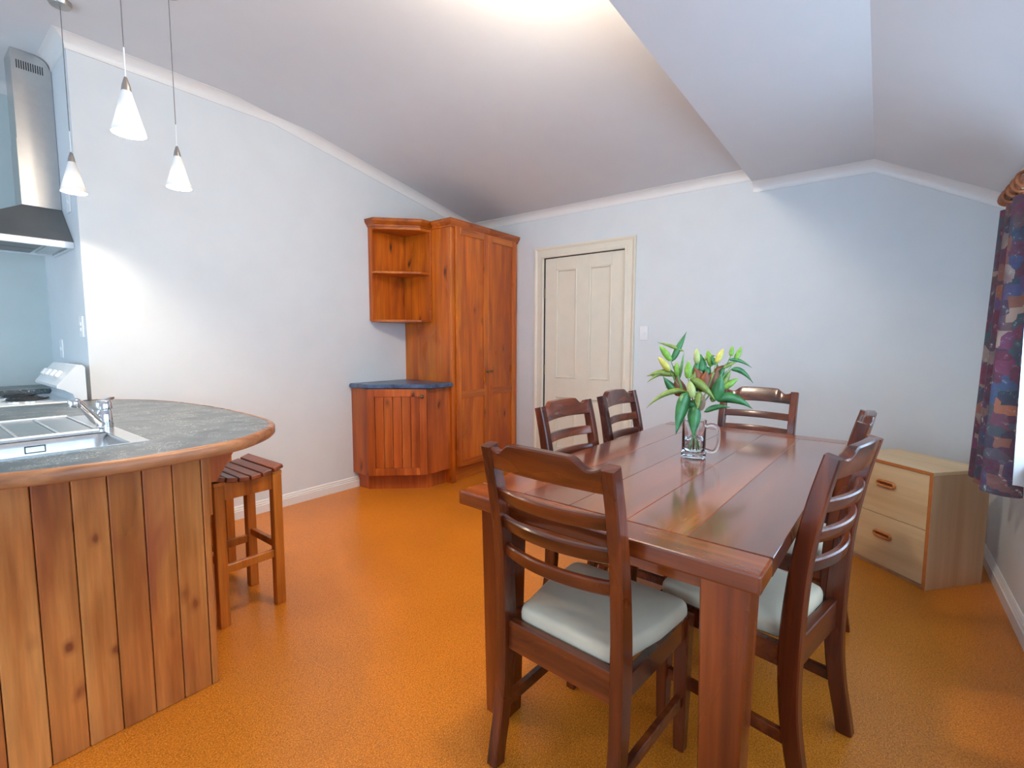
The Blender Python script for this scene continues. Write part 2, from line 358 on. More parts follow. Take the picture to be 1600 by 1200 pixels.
tag(obj('ceiling', bm, 'ceil', None, 12), 'white ceiling, flat over the bench and sloping to the door wall', 'ceiling', kind='structure')
bm = bmesh.new(); bm_prism(bm, [(YS, ZS), (YCR, ZS), (YR, ZR), (YR-.1, ZR), (YR-.1, 3.05), (YS, 3.05)], XB-.1, XD+.1, 'x')
tag(obj('ceiling', bm, 'ceil'), 'lower dropped ceiling sloping to the curtained window wall', 'ceiling', kind='structure')

# windows and glass doors
def window(name, a, b, z0, z1, label):
    t = thing(name, label, 'window', ((a+b)/2, YR-.05, z0), 0, kind='structure'); hw = (b-a)/2; h = z1-z0
    for nm, q in (('frame', (-hw, hw, 0, .05)), ('frame', (-hw, hw, h-.05, h)), ('frame', (-hw, -hw+.05, .05, h-.05)), ('frame', (hw-.05, hw, .05, h-.05)), ('mullion', (-.025, .025, .05, h-.05))):
        box(nm, q[0], q[1], -.03, .03, q[2], q[3], 'trim', t)
    for s in (-1, 1):
        box('pane', min(s*.025, s*(hw-.05)), max(s*.025, s*(hw-.05)), -.004, .004, .05, h-.05, 'pane', t)
    box('window_sill', -hw-.04, hw+.04, .03, .105, -.035, .0, 'rodwood', t, .004)
window('window_1', *WIN[1], 'white framed window beside the patterned curtain')
window('window_2', *WIN[0], 'white framed window without a curtain')
t = thing('door_2', 'wide white framed glass doors opposite the cream door', 'door', (XB-.05, 1.5, 0), 0, kind='structure')
for q in ((-1.3, 1.3, 2.04, 2.1), (-1.3, 1.3, 0, .06), (-1.3, -1.24, .06, 2.04), (1.24, 1.3, .06, 2.04), (-.04, .04, .06, 2.04)):
    box('frame', -.03, .03, q[0], q[1], q[2], q[3], 'trim', t)
for s in (-1, 1):
    box('pane', -.004, .004, min(s*.04, s*1.24), max(s*.04, s*1.24), .06, 2.04, 'pane', t)

t = thing('window_3', 'white framed kitchen window facing the stove', 'window', (XB-.05, 3.75, .95), 0, kind='structure')
for q in ((-.55, .55, 0, .05), (-.55, .55, 1.05, 1.1), (-.55, -.5, .05, 1.05), (.5, .55, .05, 1.05)):
    box('frame', -.03, .03, q[0], q[1], q[2], q[3], 'trim', t)
box('pane', -.004, .004, -.5, .5, .05, 1.05, 'pane', t)
# cornices
def cove(c=.062, n=7):
    pr = [(0, c+.008), (.006, c+.008), (.006, c)]
    for i in range(n+1):
        a = i/n*PI/2
        pr.append((c-(c-.006)*math.cos(a), c-(c-.006)*math.sin(a)))
    pr += [(c, .0), (0, 0)]
    return pr
tn = [0]
def cornice(p0, p1, out, k0, k1, label):
    p0, p1, out = Vector(p0), Vector(p1), Vector(out); d = (p1-p0).normalized()
    bm = bmesh.new(); pr = cove()
    bm_rings(bm, [[p0+out*a-Vector((0, 0, b))+d*(a*k0) for a, b in pr], [p1+out*a-Vector((0, 0, b))-d*(a*k1) for a, b in pr]])
    tn[0] += 1
    return tag(obj('trim_%d' % tn[0], bm, 'trim', None, 30), label, 'cornice', kind='structure')
e = .004
cornice((XK, YL, ZC+e), (XKINK, YL, ZC+e), (0, -1, 0), -1, 0, 'white cove cornice on the level run above the bench')
cornice((XKINK, YL, ZC+e), (XD, YL, ZD+e), (0, -1, 0), 0, 1, 'white cove cornice sloping down to the tall cupboard')
cornice((XD, YL, ZD+.014), (XD, YS, ZD+.014), (-1, 0, 0), 1, 0, 'white cove cornice above the cream door')
cornice((XD, YS, ZS+e), (XD, YCR, ZS+e), (-1, 0, 0), 0, 0, 'white cove cornice under the dropped ceiling beside the slope')
cornice((XD, YCR, ZS+e), (XD, YR, ZR+e), (-1, 0, 0), 0, 1, 'white cove cornice falling to the curtain corner')
cornice((XD, YR, ZR+.02), (XB, YR, ZR+.02), (0, 1, 0), 1, 0, 'white cove cornice above the curtain rod')
cornice((XK, YK, ZC+e), (XK, YL, ZC+e), (-1, 0, 0), 1, -1, 'white cove cornice on the return beside the range hood')
cornice((XB, YK, ZC+e), (XK, YK, ZC+e), (0, -1, 0), 0, 1, 'white cove cornice on the daylight-tinted kitchen wall')

# baseboards
def baseboard(name, p0, p1, out, label, h=.092):
    p0, p1, out = Vector(p0), Vector(p1), Vector(out)
    pr = [(0, 0), (.018, 0), (.018, h*.62), (.013, h*.66), (.015, h*.72), (.012, h*.80), (.009, h*.84), (.010, h*.9), (.004, h), (0, h)]
    bm = bmesh.new(); bm_rings(bm, [[p+out*a+Vector((0, 0, b)) for a, b in pr] for p in (p0, p1)])
    return tag(obj(name, bm, 'trim'), label, 'baseboard', kind='structure')
baseboard('baseboard_left', (.70, YL, 0), (2.418, YL, 0), (0, -1, 0), 'white moulded baseboard between the bar stools and corner cupboard')
baseboard('baseboard_back', (XD, 1.685, 0), (XD, YR+.02, 0), (-1, 0, 0), 'white moulded baseboard behind the dining table')
baseboard('baseboard_right', (XD, YR, 0), (XB, YR, 0), (0, 1, 0), 'white moulded baseboard beneath the curtain')

# ------------------------------------------------------------------ cream door
t = thing('door_1', 'old cream painted four-panel door with white architrave', 'door', (XD, (DY0+DY1)/2, 0), 0, kind='structure')
hw = (DY1-DY0)/2
bm = bmesh.new()      # door slab: stiles and rails around recessed panels
fx0, fx1 = .012, .050
pw, pin = .236, .118
stile = [(-hw+.006, -hw+.128), (-.062, .062), (hw-.128, hw-.006)]
for a, b in stile: bm_box(bm, fx0, fx1, a, b, .008, DZ-.006, .0015)
for z0, z1 in ((.008, .22), (.735, .905), (1.935, DZ-.006)):
    for a, b in ((-hw+.128, -.062), (.062, hw-.128)): bm_box(bm, fx0, fx1, a, b, z0, z1)
slab = obj('door_leaf', bm, 'cream', t)
for a, b in ((-hw+.128, -.062), (.062, hw-.128)):
    for z0, z1 in ((.22, .735), (.905, 1.935)):
        box('panel', fx0+.017, fx1-.006, a, b, z0, z1, 'cream', slab)
        bm = bmesh.new(); m = .018
        for q in ((a, a+m, z0, z1), (b-m, b, z0, z1), (a+m, b-m, z0, z0+m), (a+m, b-m, z1-m, z1)):
            bm_box(bm, fx0-.004, fx0+.02, q[0], q[1], q[2], q[3], .006)
        obj('panel_moulding', bm, 'cream', slab)
box('door_backing', .055, .09, -hw, hw, 0, DZ, 'gap', t)
box('reveal', .0, .055, hw-.003, hw, 0, DZ, 'gap', t); box('reveal', .0, .055, -hw, -hw+.003, 0, DZ, 'gap', t); box('reveal', .0, .055, -hw, hw, DZ-.003, DZ, 'gap', t)
for z in (1.72, .98, .2):
    tube('hinge', [(.004, hw-.004, z-.045), (.004, hw-.004, z+.045)], .007, 'brass', t)
aw = .10
pr = [(0, 0), (.014, .0), (.020, .006), (.020, .018), (.013, .026), (.013, .07), (.019, .078), (.024, .088), (.024, aw), (0, aw)]
def arch_side(s):
    bm = bmesh.new(); rings = []
    for z, k in ((0, 0), (DZ, 1)):
        rings.append([(-a, s*(hw+b), z+(b if k else 0)) for a, b in pr])
    bm_rings(bm, rings); obj('architrave', bm, 'cream', t)
arch_side(1); arch_side(-1)
bm = bmesh.new(); bm_rings(bm, [[(-a, s*(hw+b), DZ+b) for a, b in pr] for s in (-1, 1)]); obj('architrave', bm, 'cream', t)

# ------------------------------------------------------------------ switches
def switch(x, y, z, facing, label, w=.075, h=.118, n=1):
    rz = {'-x': PI, '+x': 0}[facing]
    t = thing('light_switch', label, 'switch', (x, y, z), rz)
    box('plate', -.001, .008, -w/2, w/2, -h/2, h/2, 'plastic', t, .003)
    for i in range(n):
        zz = (i-(n-1)/2)*.03
        box('rocker', .006, .013, -.012, .012, zz-.011, zz+.011, 'plastic', t, .002)
switch(XD, 1.587, 1.326, '-x', 'white rocker light switch on the wall beside the cream door')
switch(XK, 3.620, 1.329, '-x', 'white switch plate at the wall corner beside the bench', n=2)
switch(XK, 4.172, 1.20, '-x', 'white wall plate just above the stove control panel')
switch(XK, 3.705, 2.034, '-x', 'white switch plate beside the range hood chimney')

# ------------------------------------------------------------------ peninsula bench
ZT = .922
front = [(-.10, 1.79), (.144, 1.69), (.26, 1.652), (.41, 1.633), (.56, 1.646), (.65, 1.664), (.74, 1.706), (.85, 1.80), (.925, 1.905), (.957, 2.0), (.98, 2.154), (.992, 2.477), (.977, 2.78), (.936, 3.065), (.88, 3.232), (.79, 3.375), (.715, 3.46), (.684, 3.49)]
outer = [(p.x, p.y) for p in spline([(a, b, 0) for a, b in front], 5)] + [(.672, 3.447), (-.10, 3.447)]
def offset_in(pts, d):
    n = len(pts); out = []
    for i in range(n):
        a, b, c = Vector(pts[i-1]), Vector(pts[i]), Vector(pts[(i+1) % n])
        t = (c-a).normalized(); out.append((b.x-t.y*d, b.y+t.x*d))
    return out
inner = offset_in(outer, .02)
SX0, SX1, SY0, SY1 = .02, .508, 1.886, 2.755
bm = bmesh.new()
def ring_with_hole(bm, outer, hole, z0, z1):
    loops = []
    for z in (z0, z1):
        o = [bm.verts.new((a, b, z)) for a, b in outer]; h = [bm.verts.new((a, b, z)) for a, b in hole]
        es = [bm.edges.new((l[i], l[(i+1) % len(l)])) for l in (o, h) for i in range(len(l))]
        bmesh.ops.triangle_fill(bm, use_beauty=True, edges=es); loops.append((o, h))
    for j in (0, 1):
        a, b = loops[0][j], loops[1][j]
        for i in range(len(a)): bm.faces.new((a[i], a[(i+1) % len(a)], b[(i+1) % len(b)], b[i]))
hole = [(SX0+.008, SY0+.007), (SX1-.008, SY0+.007), (SX1-.008, SY1-.008), (SX0+.008, SY1-.008)]
ring_with_hole(bm, inner, hole, ZT-.036, ZT)
wt = thing('worktop', 'curved dark slate laminate worktop with rounded wooden edge', 'worktop', (0, 0, 0))
obj('laminate_top', bm, 'lam', wt)
bm = bmesh.new(); rows = []
oc = offset_in(outer, .006)
for pts, z in ((inner, ZT-.038), (oc, ZT-.038), (outer, ZT-.032), (outer, ZT-.007), (oc, ZT+.0005), (inner, ZT+.0012)):
    rows.append([(a, b, z) for a, b in pts])
nlip = len(outer)-2
bm_rings(bm, [[r[i] for r in rows] for i in range(nlip+1)])
obj('wooden_edge', bm, 'lip', wt, 50)

bx1, by0 = .663, 1.865
bc = thing('bench_cabinet', 'oiled timber board panelled bench base under the curved worktop', 'cabinet', (0, 0, 0))
edges = [-.048, .040, .127, .215, .300, .384, .472, .555, .641]
for a, b in zip(edges, edges[1:]):
    box('board', a+.0012, b-.0012, by0, by0+.018, 0, ZT-.0385, 'board', bc, .003)
box('corner_post', .6422, bx1, by0-.001, by0+.02, 0, ZT-.0385, 'board', bc, .003)
box('backing_panel', -.048, bx1-.004, by0+.018, by0+.026, 0.0, .72, 'gap', bc)
ys = [by0+.02+i*.0925 for i in range(19)]
for a, b in zip(ys, ys[1:]):
    if b < YL: box('board', bx1-.018, bx1, a+.0012, b-.0012, 0, ZT-.0385, 'board', bc, .003)
box('kitchen_side_panel', -.048, -.03, by0+.026, 3.44, 0, ZT-.0385, 'board', bc)
box('bracket', .664, .682, by0+.03, by0+.06, .62, ZT-.0385, 'stool', bc)
prism('bracket', [(.682, ZT-.0385), (.682, .74), (.70, .74), (.775, ZT-.062), (.775, ZT-.0385)], by0+.03, by0+.06, 'pinered', bc, 'y')

# sink
sk = thing('sink', 'stainless steel kitchen sink with bowl and ribbed drainer in the worktop', 'sink', (0, 0, 0))
BX0, BX1, BY0, BY1 = .05, .458, 1.900, 2.205
bm = bmesh.new()
rim = [(SX0, SY0), (SX1, SY0), (SX1, SY1), (SX0, SY1)]
ring_with_hole(bm, rim, [(BX0, BY0), (BX1, BY0), (BX1, BY1), (BX0, BY1)], ZT+.0002, ZT+.0025)
obj('rim', bm, 'sinksteel', sk)
bm = bmesh.new(); dz = .17
def rrect(x0, x1, y0, y1, r, z, n=5):
    out = []
    for cx, cy, a0 in ((x1-r, y0+r, -90), (x1-r, y1-r, 0), (x0+r, y1-r, 90), (x0+r, y0+r, 180)):
        for i in range(n+1):
            a = math.radians(a0+90*i/n); out.append((cx+r*math.cos(a), cy+r*math.sin(a), z))
    return out
R = bm_rings(bm, [rrect(BX0-.004, BX1+.004, BY0-.004, BY1+.004, .02, ZT-.002), rrect(BX0+.004, BX1-.004, BY0+.004, BY1-.004, .03, ZT-.02), rrect(BX0+.01, BX1-.01, BY0+.01, BY1-.01, .04, ZT-dz+.02), rrect(BX0+.03, BX1-.03, BY0+.03, BY1-.03, .03, ZT-dz)], True, False)
bm.faces.new(R[-1]); obj('bowl', bm, 'sinksteel', sk, 40)
bm = bmesh.new()
for q in ((.251, .301, ZT-.041, ZT-.039), (.251, .301, ZT-.020, ZT-.018), (.251, .253, ZT-.039, ZT-.020), (.299, .301, ZT-.039, ZT-.020)):
    bm_box(bm, q[0], q[1], BY1-.0105, BY1-.004, q[2], q[3])
obj('overflow_surround', bm, 'black', sk)
for i in range(4):
    x0 = SX0+.02+i*.102
    box('drainer_panel', x0+.007, x0+.095, 2.255, 2.725, ZT+.0026, ZT+.0045, 'steel', sk, .001)
for q in ((SX0+.016, .450, 2.222, 2.240), (SX0+.016, .450, 2.735, 2.75)):
    box('drainer_ridge', q[0], q[1], q[2], q[3], ZT+.002, ZT+.011, 'steelband', sk, .003)
for i in range(5):
    x0 = SX0+.02+i*.102
    box('drainer_ridge', x0-.004, x0+.004, 2.240, 2.735, ZT+.002, ZT+.008, 'steelband', sk, .002)
# tap
TX, TY = .481, 2.30
tp = thing('tap', 'chrome mixer tap with angled spout behind the sink bowl', 'tap', (TX, TY, ZT+.002))
lathe('tap_base', [(.0255, 0.0007), (.0255, .008), (.025, .012), (.025, .018)], 'chrome', tp)
lathe('tap_body', [(.024, .016), (.024, .062), (.021, .067), (.021, .070), (.025, .073), (.025, .095), (.021, .103), (.010, .105)], 'chrome', tp)
tube('spout', [(-.012, 0, .018), (-.030, -.012, .038), (-.055, -.027, .075), (-.076, -.040, .104), (-.088, -.047, .112)], [.016, .016, .014, .013, .013], 'chrome', tp, 14)
lathe('spout_nozzle', [(.016, .090), (.018, .094), (.018, .116), (.015, .120)], 'chrome', tp, -.09, -.048)
tube('lever', [(.0, 0, .098), (.02, .018, .106), (.035, .032, .108)], [.009, .008, .006], 'chrome', tp)

# ------------------------------------------------------------------ bar stools
def make_stool(label):
    t = thing('bar_stool', label, 'stool', (0, 0, 0), 0, 'bar stools under the worktop end')
    hx, hy = .145, .16; lw = .042
    for sx in (-1, 1):
        for sy in (-1, 1):
            x, y = sx*(hx-lw/2), sy*(hy-lw/2)
            box('leg', x-lw/2, x+lw/2, y-lw/2, y+lw/2, 0, .632 if 1 else 0, 'stool', t, .003)
    curve = lambda x: .632 + .028*(x/hx)**2
    for sy in (-1, 1):
        y = sy*(hy-lw/2); pts = [(-hx+lw, .565)] + [(hx-lw, .565)]
        n = 8; pts += [((hx-lw)-(2*(hx-lw))*i/n, curve((hx-lw)-(2*(hx-lw))*i/n)) for i in range(n+1)]
        prism('apron', pts, y-.012, y+.018*1 if sy > 0 else y+.012, 'stool', t, 'y')
        box('stretcher', -hx+lw, hx-lw, y-.011, y+.011, .235, .272, 'stool', t, .002)
    for sx in (-1, 1):
        x = sx*(hx-lw/2)
        box('stretcher', x-.011, x+.011, -hy+lw, hy-lw, .272, .306, 'stool', t, .002)
        box('apron', x-.011, x+.011, -hy+lw, hy-lw, .575, .632, 'stool', t)
        for sy in (-1, 1):
            y = sy*(hy-lw/2); box('leg_cap', x-lw/2, x+lw/2, y-lw/2, y+lw/2, .632, curve(hx)-.012, 'stool', t)
    k = 6; wsl = (2*hx+.02)/k
    for i in range(k):
        xc = -hx-.01+wsl*(i+.5); sl = math.atan(2*.028*xc/hx/hx)
        bm = bmesh.new(); bm_box(bm, -wsl/2+.003, wsl/2-.003, -hy-.012, hy+.012, 0, .02, .003)
        o = obj('seat_slat', bm, 'stoolslat', t, loc=(xc, 0, curve(xc)+.0005)); o.rotation_euler = (0, -sl, 0)
    return t
st = make_stool('slatted wooden bar stool standing beside the bench corner post')
st.location = (.945, 2.36, 0)
dup(st, (.975, 2.97, 0), 0, 'slatted wooden bar stool nearer the white wall, behind the other stool')

# ------------------------------------------------------------------ stove, hood, far counter
sv = thing('stove', 'white freestanding stove with black coil elements beyond the worktop', 'stove', (0, 0, 0))
box('body', .06, .64, 3.46, 4.06, .02, .905, 'enamel', sv, .006)
box('cooktop', .05, .64, 3.455, 4.065, .905, .925, 'enamel', sv, .006)
pan = [(.655, .925), (.655, 1.105), (.645, 1.118), (.62, 1.118), (.535, 1.012), (.535, .998), (.565, .985), (.598, .962), (.604, .94), (.595, .925)]
cp = prism('control_panel', pan, 3.46, 4.06, 'enamel', sv, 'y')
for y in (3.60, 3.73, 3.86, 3.97):
    bm = bmesh.new(); bm_box(bm, -.02, .02, -.022, .022, 0, .02, .004)
    o = obj('knob', bm, 'plastic', cp, loc=(.575, y, 1.061)); o.rotation_euler = (0, -math.atan2(.106, .085), 0)
for x, y, r in ((.44, 3.64, .085), (.44, 3.90, .07), (.18, 3.64, .07), (.18, 3.90, .085)):
    bm = bmesh.new(); bm_tube(bm, [((x+(.02+(r-.02)*k/72)*math.cos(k*2*PI/24)), y+(.02+(r-.02)*k/72)*math.sin(k*2*PI/24), .938) for k in range(73)], .0065, 6)
    obj('coil_element', bm, 'black', sv, True)
    lathe('drip_ring', [(r+.012, .925), (r+.012, .930), (r+.004, .930), (r+.004, .926)], 'chrome', sv, x, y, caps=False)
fc = thing('counter', 'dark counter between the stove and daylight-tinted kitchen wall', 'counter', (0, 0, 0))
box('cabinet_body', .06, .64, 4.09, YK-.002, 0, .90, 'pine', fc)
box('counter_top', .03, XK-.002, 4.08, YK-.002, .90, .955, 'lam', fc, .006)

hd = thing('range_hood', 'stainless range hood with slotted chimney on the kitchen return wall', 'hood', (0, 0, 0))
hx0, hx1, hy0, hy1 = .16, XK-.002, 3.665, 4.14
cx0, cx1, cy0, cy1 = .522, XK-.002, 3.895, 4.09
bm = bmesh.new()
lo = [(hx0, hy0, 1.806), (hx1, hy0, 1.806), (hx1, hy1, 1.806), (hx0, hy1, 1.806)]
up = [(cx0, cy0, 2.02), (cx1, cy0, 2.02), (cx1, cy1, 2.02), (cx0, cy1, 2.02)]
bm_rings(bm, [lo, up]); obj('canopy', bm, 'steeldark', hd)
bm = bmesh.new()
for q in ((hx0, hx1, hy0, hy0+.02), (hx0, hx1, hy1-.02, hy1), (hx0, hx0+.02, hy0+.02, hy1-.02), (hx1-.02, hx1, hy0+.02, hy1-.02)):
    bm_box(bm, q[0], q[1], q[2], q[3], 1.772, 1.8065)
obj('canopy_band', bm, 'steelband', hd)
box('underside', hx0+.02, hx1-.02, hy0+.02, hy1-.02, 1.784, 1.80, 'steel', hd)
for a, b in ((hx0+.03, .36), (.37, .565)):
    for c, d in ((hy0+.04, 3.895), (3.91, hy1-.04)):
        box('grease_filter', a, b, c, d, 1.778, 1.785, 'steeldark', hd, .002)
box('lamp_cover', .585, .655, hy0+.05, hy1-.06, 1.779, 1.785, 'steel', hd, .002)
ztop = ZC+.002
prf = [(cx0, 2.02), (cx1, 2.02), (cx1, ztop-.070), (cx1-.006, ztop-.064), (cx1-.013, ztop-.042), (cx1-.024, ztop-.025), (cx1-.042, ztop-.014), (cx1-.063, ztop-.008), (cx1-.068, ztop-.004), (cx0, ztop-.004)]
ch = prism('chimney', prf, cy0, cy1, 'steel', hd, 'y')
prism('chimney_sleeve', [(cx0-.003, 2.02), (cx1, 2.02), (cx1, 2.38), (cx0-.003, 2.38)], cy0-.003, cy1, 'steel', hd, 'y')
for i in range(12):
    x = cx0+.02+i*.0095
    box('vent_slot', x, x+.0045, cy0-.0012, cy0+.001, ztop-.105, ztop-.06, 'black', ch)

# ------------------------------------------------------------------ pendants
def make_pendant(loc, label):
    zb = 1.98
    t = thing('pendant_lamp', label, 'lamp', (loc[0], loc[1], 0), 0, 'cone pendants over the worktop')
    sh = bmesh.new(); hgt = .150; r0, r1 = .013, .051
    prof = [(r1-.001, zb), (r1, zb+.003), (r1-.004, zb+.02)] + [(r1-(r1-r0)*k, zb+hgt*k) for k in (.25, .5, .75, 1.0)]
    bm_lathe(sh, prof, 0, 0, 36, False); obj('lamp_shade', sh, 'shade', t, True)
    lathe('cap', [(.0155, zb+hgt-.006), (.012, zb+hgt+.015), (.005, zb+hgt+.04), (.003, zb+hgt+.042)], 'nickel', t)
    tube('sleeve', [(0, 0, zb+hgt+.04), (0, 0, zb+hgt+.14)], .0022, 'plastic', t, 8)
    tube('cord', [(0, 0, zb+hgt+.14), (0, 0, ZC-.02)], .0016, 'steeldark', t, 6)
    lathe('ceiling_rose', [(.045, ZC), (.045, ZC-.012), (.04, ZC-.022), (.004, ZC-.024)], 'nickel', t)
    lathe('bulb_holder', [(.008, zb+.07), (.009, zb+.10), (.007, zb+.14)], 'nickel', t)
    l = bpy.data.lights.new('bulb', 'POINT'); l.energy = 14; l.color = (1, .84, .64); l.shadow_soft_size = .016
    o = bpy.data.objects.new('bulb', l); C.objects.link(o); o.parent = t; o.location = (0, 0, zb+.044)
    return t
make_pendant((.614, 3.20), 'white cone pendant lamp hanging in front of the range hood')
make_pendant((.573, 2.15), 'white cone pendant lamp hanging over the sink')
make_pendant((.902, 2.70), 'white cone pendant lamp hanging over the stool end of the worktop')

# ceiling lamp lighting the dining end (just above the picture)
cl = thing('ceiling_lamp', 'round opal ceiling lamp above the dining table', 'lamp', (1.46, 1.07, 0))
lathe('base_plate', [(.07, ZC), (.07, ZC-.015), (.06, ZC-.022)], 'plastic', cl)
lathe('stem', [(.012, ZC-.02), (.012, ZC-.135)], 'nickel', cl)
lathe('globe', [(.02, ZC-.13), (.06, ZC-.138), (.092, ZC-.16), (.105, ZC-.19), (.098, ZC-.218), (.07, ZC-.242), (.03, ZC-.253), (.003, ZC-.255)], 'dome', cl, seg=20)

# ------------------------------------------------------------------ pine corner cupboards
TX0, TX1, TY0 = 2.965, 3.90, 2.93
tc_ = thing('tall_cupboard', 'tall knotty pine two-door cupboard in the room corner', 'cupboard', (0, 0, 0))
box('side_panel', TX0, TX0+.02, TY0+.0225, YL, 0, 2.24, 'pine', tc_, .001)
box('side_panel', TX1-.02, TX1, TY0+.0225, YL, 0, 2.24, 'pine', tc_)
box('back_panel', TX0+.02, TX1-.02, YL-.012, YL, .1, 2.24, 'pine', tc_)
box('top_panel', TX0+.02, TX1-.02, TY0+.025, YL-.012, 2.20, 2.24, 'pine', tc_)
box('kickboard', TX0+.021, TX1-.021, TY0+.05, TY0+.068, 0, .125, 'pineh', tc_)
box('face_stile', TX0, TX0+.045, TY0, TY0+.022, 0, 2.24, 'pine', tc_, .002)
box('face_stile', TX1-.035, TX1, TY0, TY0+.022, .0, 2.24, 'pine', tc_, .002)
def frame_door(parent, x0, x1, z0, z1, y, zmid=None, st=.058, boards=0, topr=.058, mats=('pine', 'pineh')):
    bm = bmesh.new(); bm_box(bm, x0, x0+st, y-.02, y, z0, z1, .0015); bm_box(bm, x1-st, x1, y-.02, y, z0, z1, .0015)
    d = obj('door', bm, mats[0], parent)
    rails = [(z0, z0+topr), (z1-topr, z1)]
    if zmid: rails.append(zmid)
    for a, b in rails: box('rail', x0+st, x1-st, y-.02, y, a, b, mats[1], d, .0012)
    zs = sorted(rails)
    for (a0, a1), (b0, b1) in zip(zs, zs[1:]):
        if boards:
            wb = (x1-x0-2*st)/boards
            for i in range(boards): box('board', x0+st+i*wb+.0015, x0+st+(i+1)*wb-.0015, y-.012, y-.002, a1, b0, mats[0], d, .0025)
        else: box('panel', x0+st, x1-st, y-.010, y-.002, a1, b0, mats[0], d)
    return d
def knob(parent, x, y, z, r=.014):
    bm = bmesh.new(); prof = [(.006, 0), (.006, .012), (r, .016), (r, .022), (r*.7, .028), (.002, .030)]
    bm_rings(bm, [[(x+q*math.cos(2*PI*k/14), y-d, z+q*math.sin(2*PI*k/14)) for k in range(14)] for q, d in prof])
    return obj('knob', bm, 'brass', parent, 40)
d1 = frame_door(tc_, TX0+.047, 3.437, .135, 2.232, TY0+.004, (.752, .815)); knob(d1, 3.412, TY0-.016, .975)
d2 = frame_door(tc_, 3.440, TX1-.037, .135, 2.232, TY0+.004, (.752, .815)); knob(d2, 3.466, TY0-.016, .975)
# crown following both units
def crown_run(path, name, parent, mat='pineh'):
    """path: outline points (x,y) listed so that the outside lies to the right"""
    pr = [(0, 0), (.010, 0), (.012, .012), (.022, .022), (.034, .040), (.036, .056), (.040, .062), (0, .062)]
    P = [Vector((a, b, 0)) for a, b in path]; rings = []
    for i, p in enumerate(P):
        t0 = (P[i]-P[i-1]).normalized() if i else (P[1]-P[0]).normalized()
        t1 = (P[i+1]-P[i]).normalized() if i < len(P)-1 else t0
        n0, n1 = Vector((t0.y, -t0.x, 0)), Vector((t1.y, -t1.x, 0)); m = (n0+n1); m /= max(.3, m.length_squared/2)
        rings.append([p+m*a+Vector((0, 0, 2.223+b)) for a, b in pr])
    bm = bmesh.new(); bm_rings(bm, rings); return obj(name, bm, mat, parent)
crown_run([(TX0, 3.135), (TX0, TY0), (TX1, TY0)], 'crown_moulding', tc_)

# open corner shelf
sx0 = 2.575
cs = thing('corner_shelf', 'open knotty pine corner shelf hung beside the tall cupboard', 'shelf', (0, 0, 0))
box('back_panel', sx0, TX0, YL-.014, YL, 1.43, 2.24, 'pine', cs)
box('side_panel', TX0-.014, TX0, 3.178, YL-.014, 1.43, 2.24, 'pine', cs)
box('edge_strip', sx0-.004, sx0+.014, 3.49, YL, 1.43, 2.24, 'pine', cs, .002)
box('edge_strip', TX0-.018, TX0, 3.164, 3.178, 1.43, 2.24, 'pine', cs, .002)
shp2 = [(sx0, YL-.014), (sx0, 3.435), (2.845, 3.175), (TX0-.014, 3.175), (TX0-.014, YL-.014)]
for z, h in ((1.42, .02), (1.832, .02), (2.20, .04)):
    prism('shelf_board', shp2, z, z+h, 'pineh', cs, 'z', .003)
crown_run([(sx0, YL), (sx0, 3.435), (2.845, 3.175), (TX0, 3.175)], 'crown_moulding', cs)

# low corner cupboard
lc = thing('corner_cupboard', 'low pine corner cupboard with blue top and boarded door', 'cupboard', (0, 0, 0))
lx0, lyA, lxB, lyB = 2.37, 3.32, 2.70, 2.955
box('side_panel', lx0, lx0+.018, lyA, YL, .135, .863, 'pinered', lc, .001)
box('end_panel', lxB, TX0, lyB, lyB+.018, .135, .863, 'pinered', lc, .001)
pl_ = [(lx0+.05, YL), (lx0+.05, 3.385), (2.745, 3.01), (TX0, 3.01), (TX0, YL)]
prism('plinth', pl_, 0, .135, 'pinered', lc)
prism('bottom_board', [(lx0+.018, YL), (lx0+.018, lyA+.012), (lxB+.01, lyB+.018), (TX0, lyB+.018), (TX0, YL)], .135, .15, 'pinered', lc)
dv = Vector((lxB-lx0, lyB-lyA, 0)); dl = dv.length; ang = math.atan2(dv.y, dv.x)
dd = frame_door(lc, .004, dl-.004, .137, .861, 0.004, None, .060, 5, .062, ('pinered', 'pinered')); dd.location = (lx0, lyA, 0); dd.rotation_euler = (0, 0, ang)
knob(dd, dl-.04, -.016, .80, .016)
tp_ = [(lx0-.025, YL), (lx0-.025, 3.33), (2.70, 2.90), (TX0, 2.905), (TX0, YL)]
prism('cupboard_top', tp_, .863, .90, 'lamblue', lc, 'z', .010)

# ------------------------------------------------------------------ filing cabinet
fr, fl, br = Vector((3.115, -.250)), Vector((3.417, .103)), Vector((3.385, -.501))
a_w = math.atan2((fl-fr).y, (fl-fr).x); Wf = .48; Df = .37; Hf = .61
fcab = thing('filing_cabinet', 'pale beech two-drawer filing cabinet standing angled in the corner', 'cabinet', (fr.x, fr.y, 0), a_w)
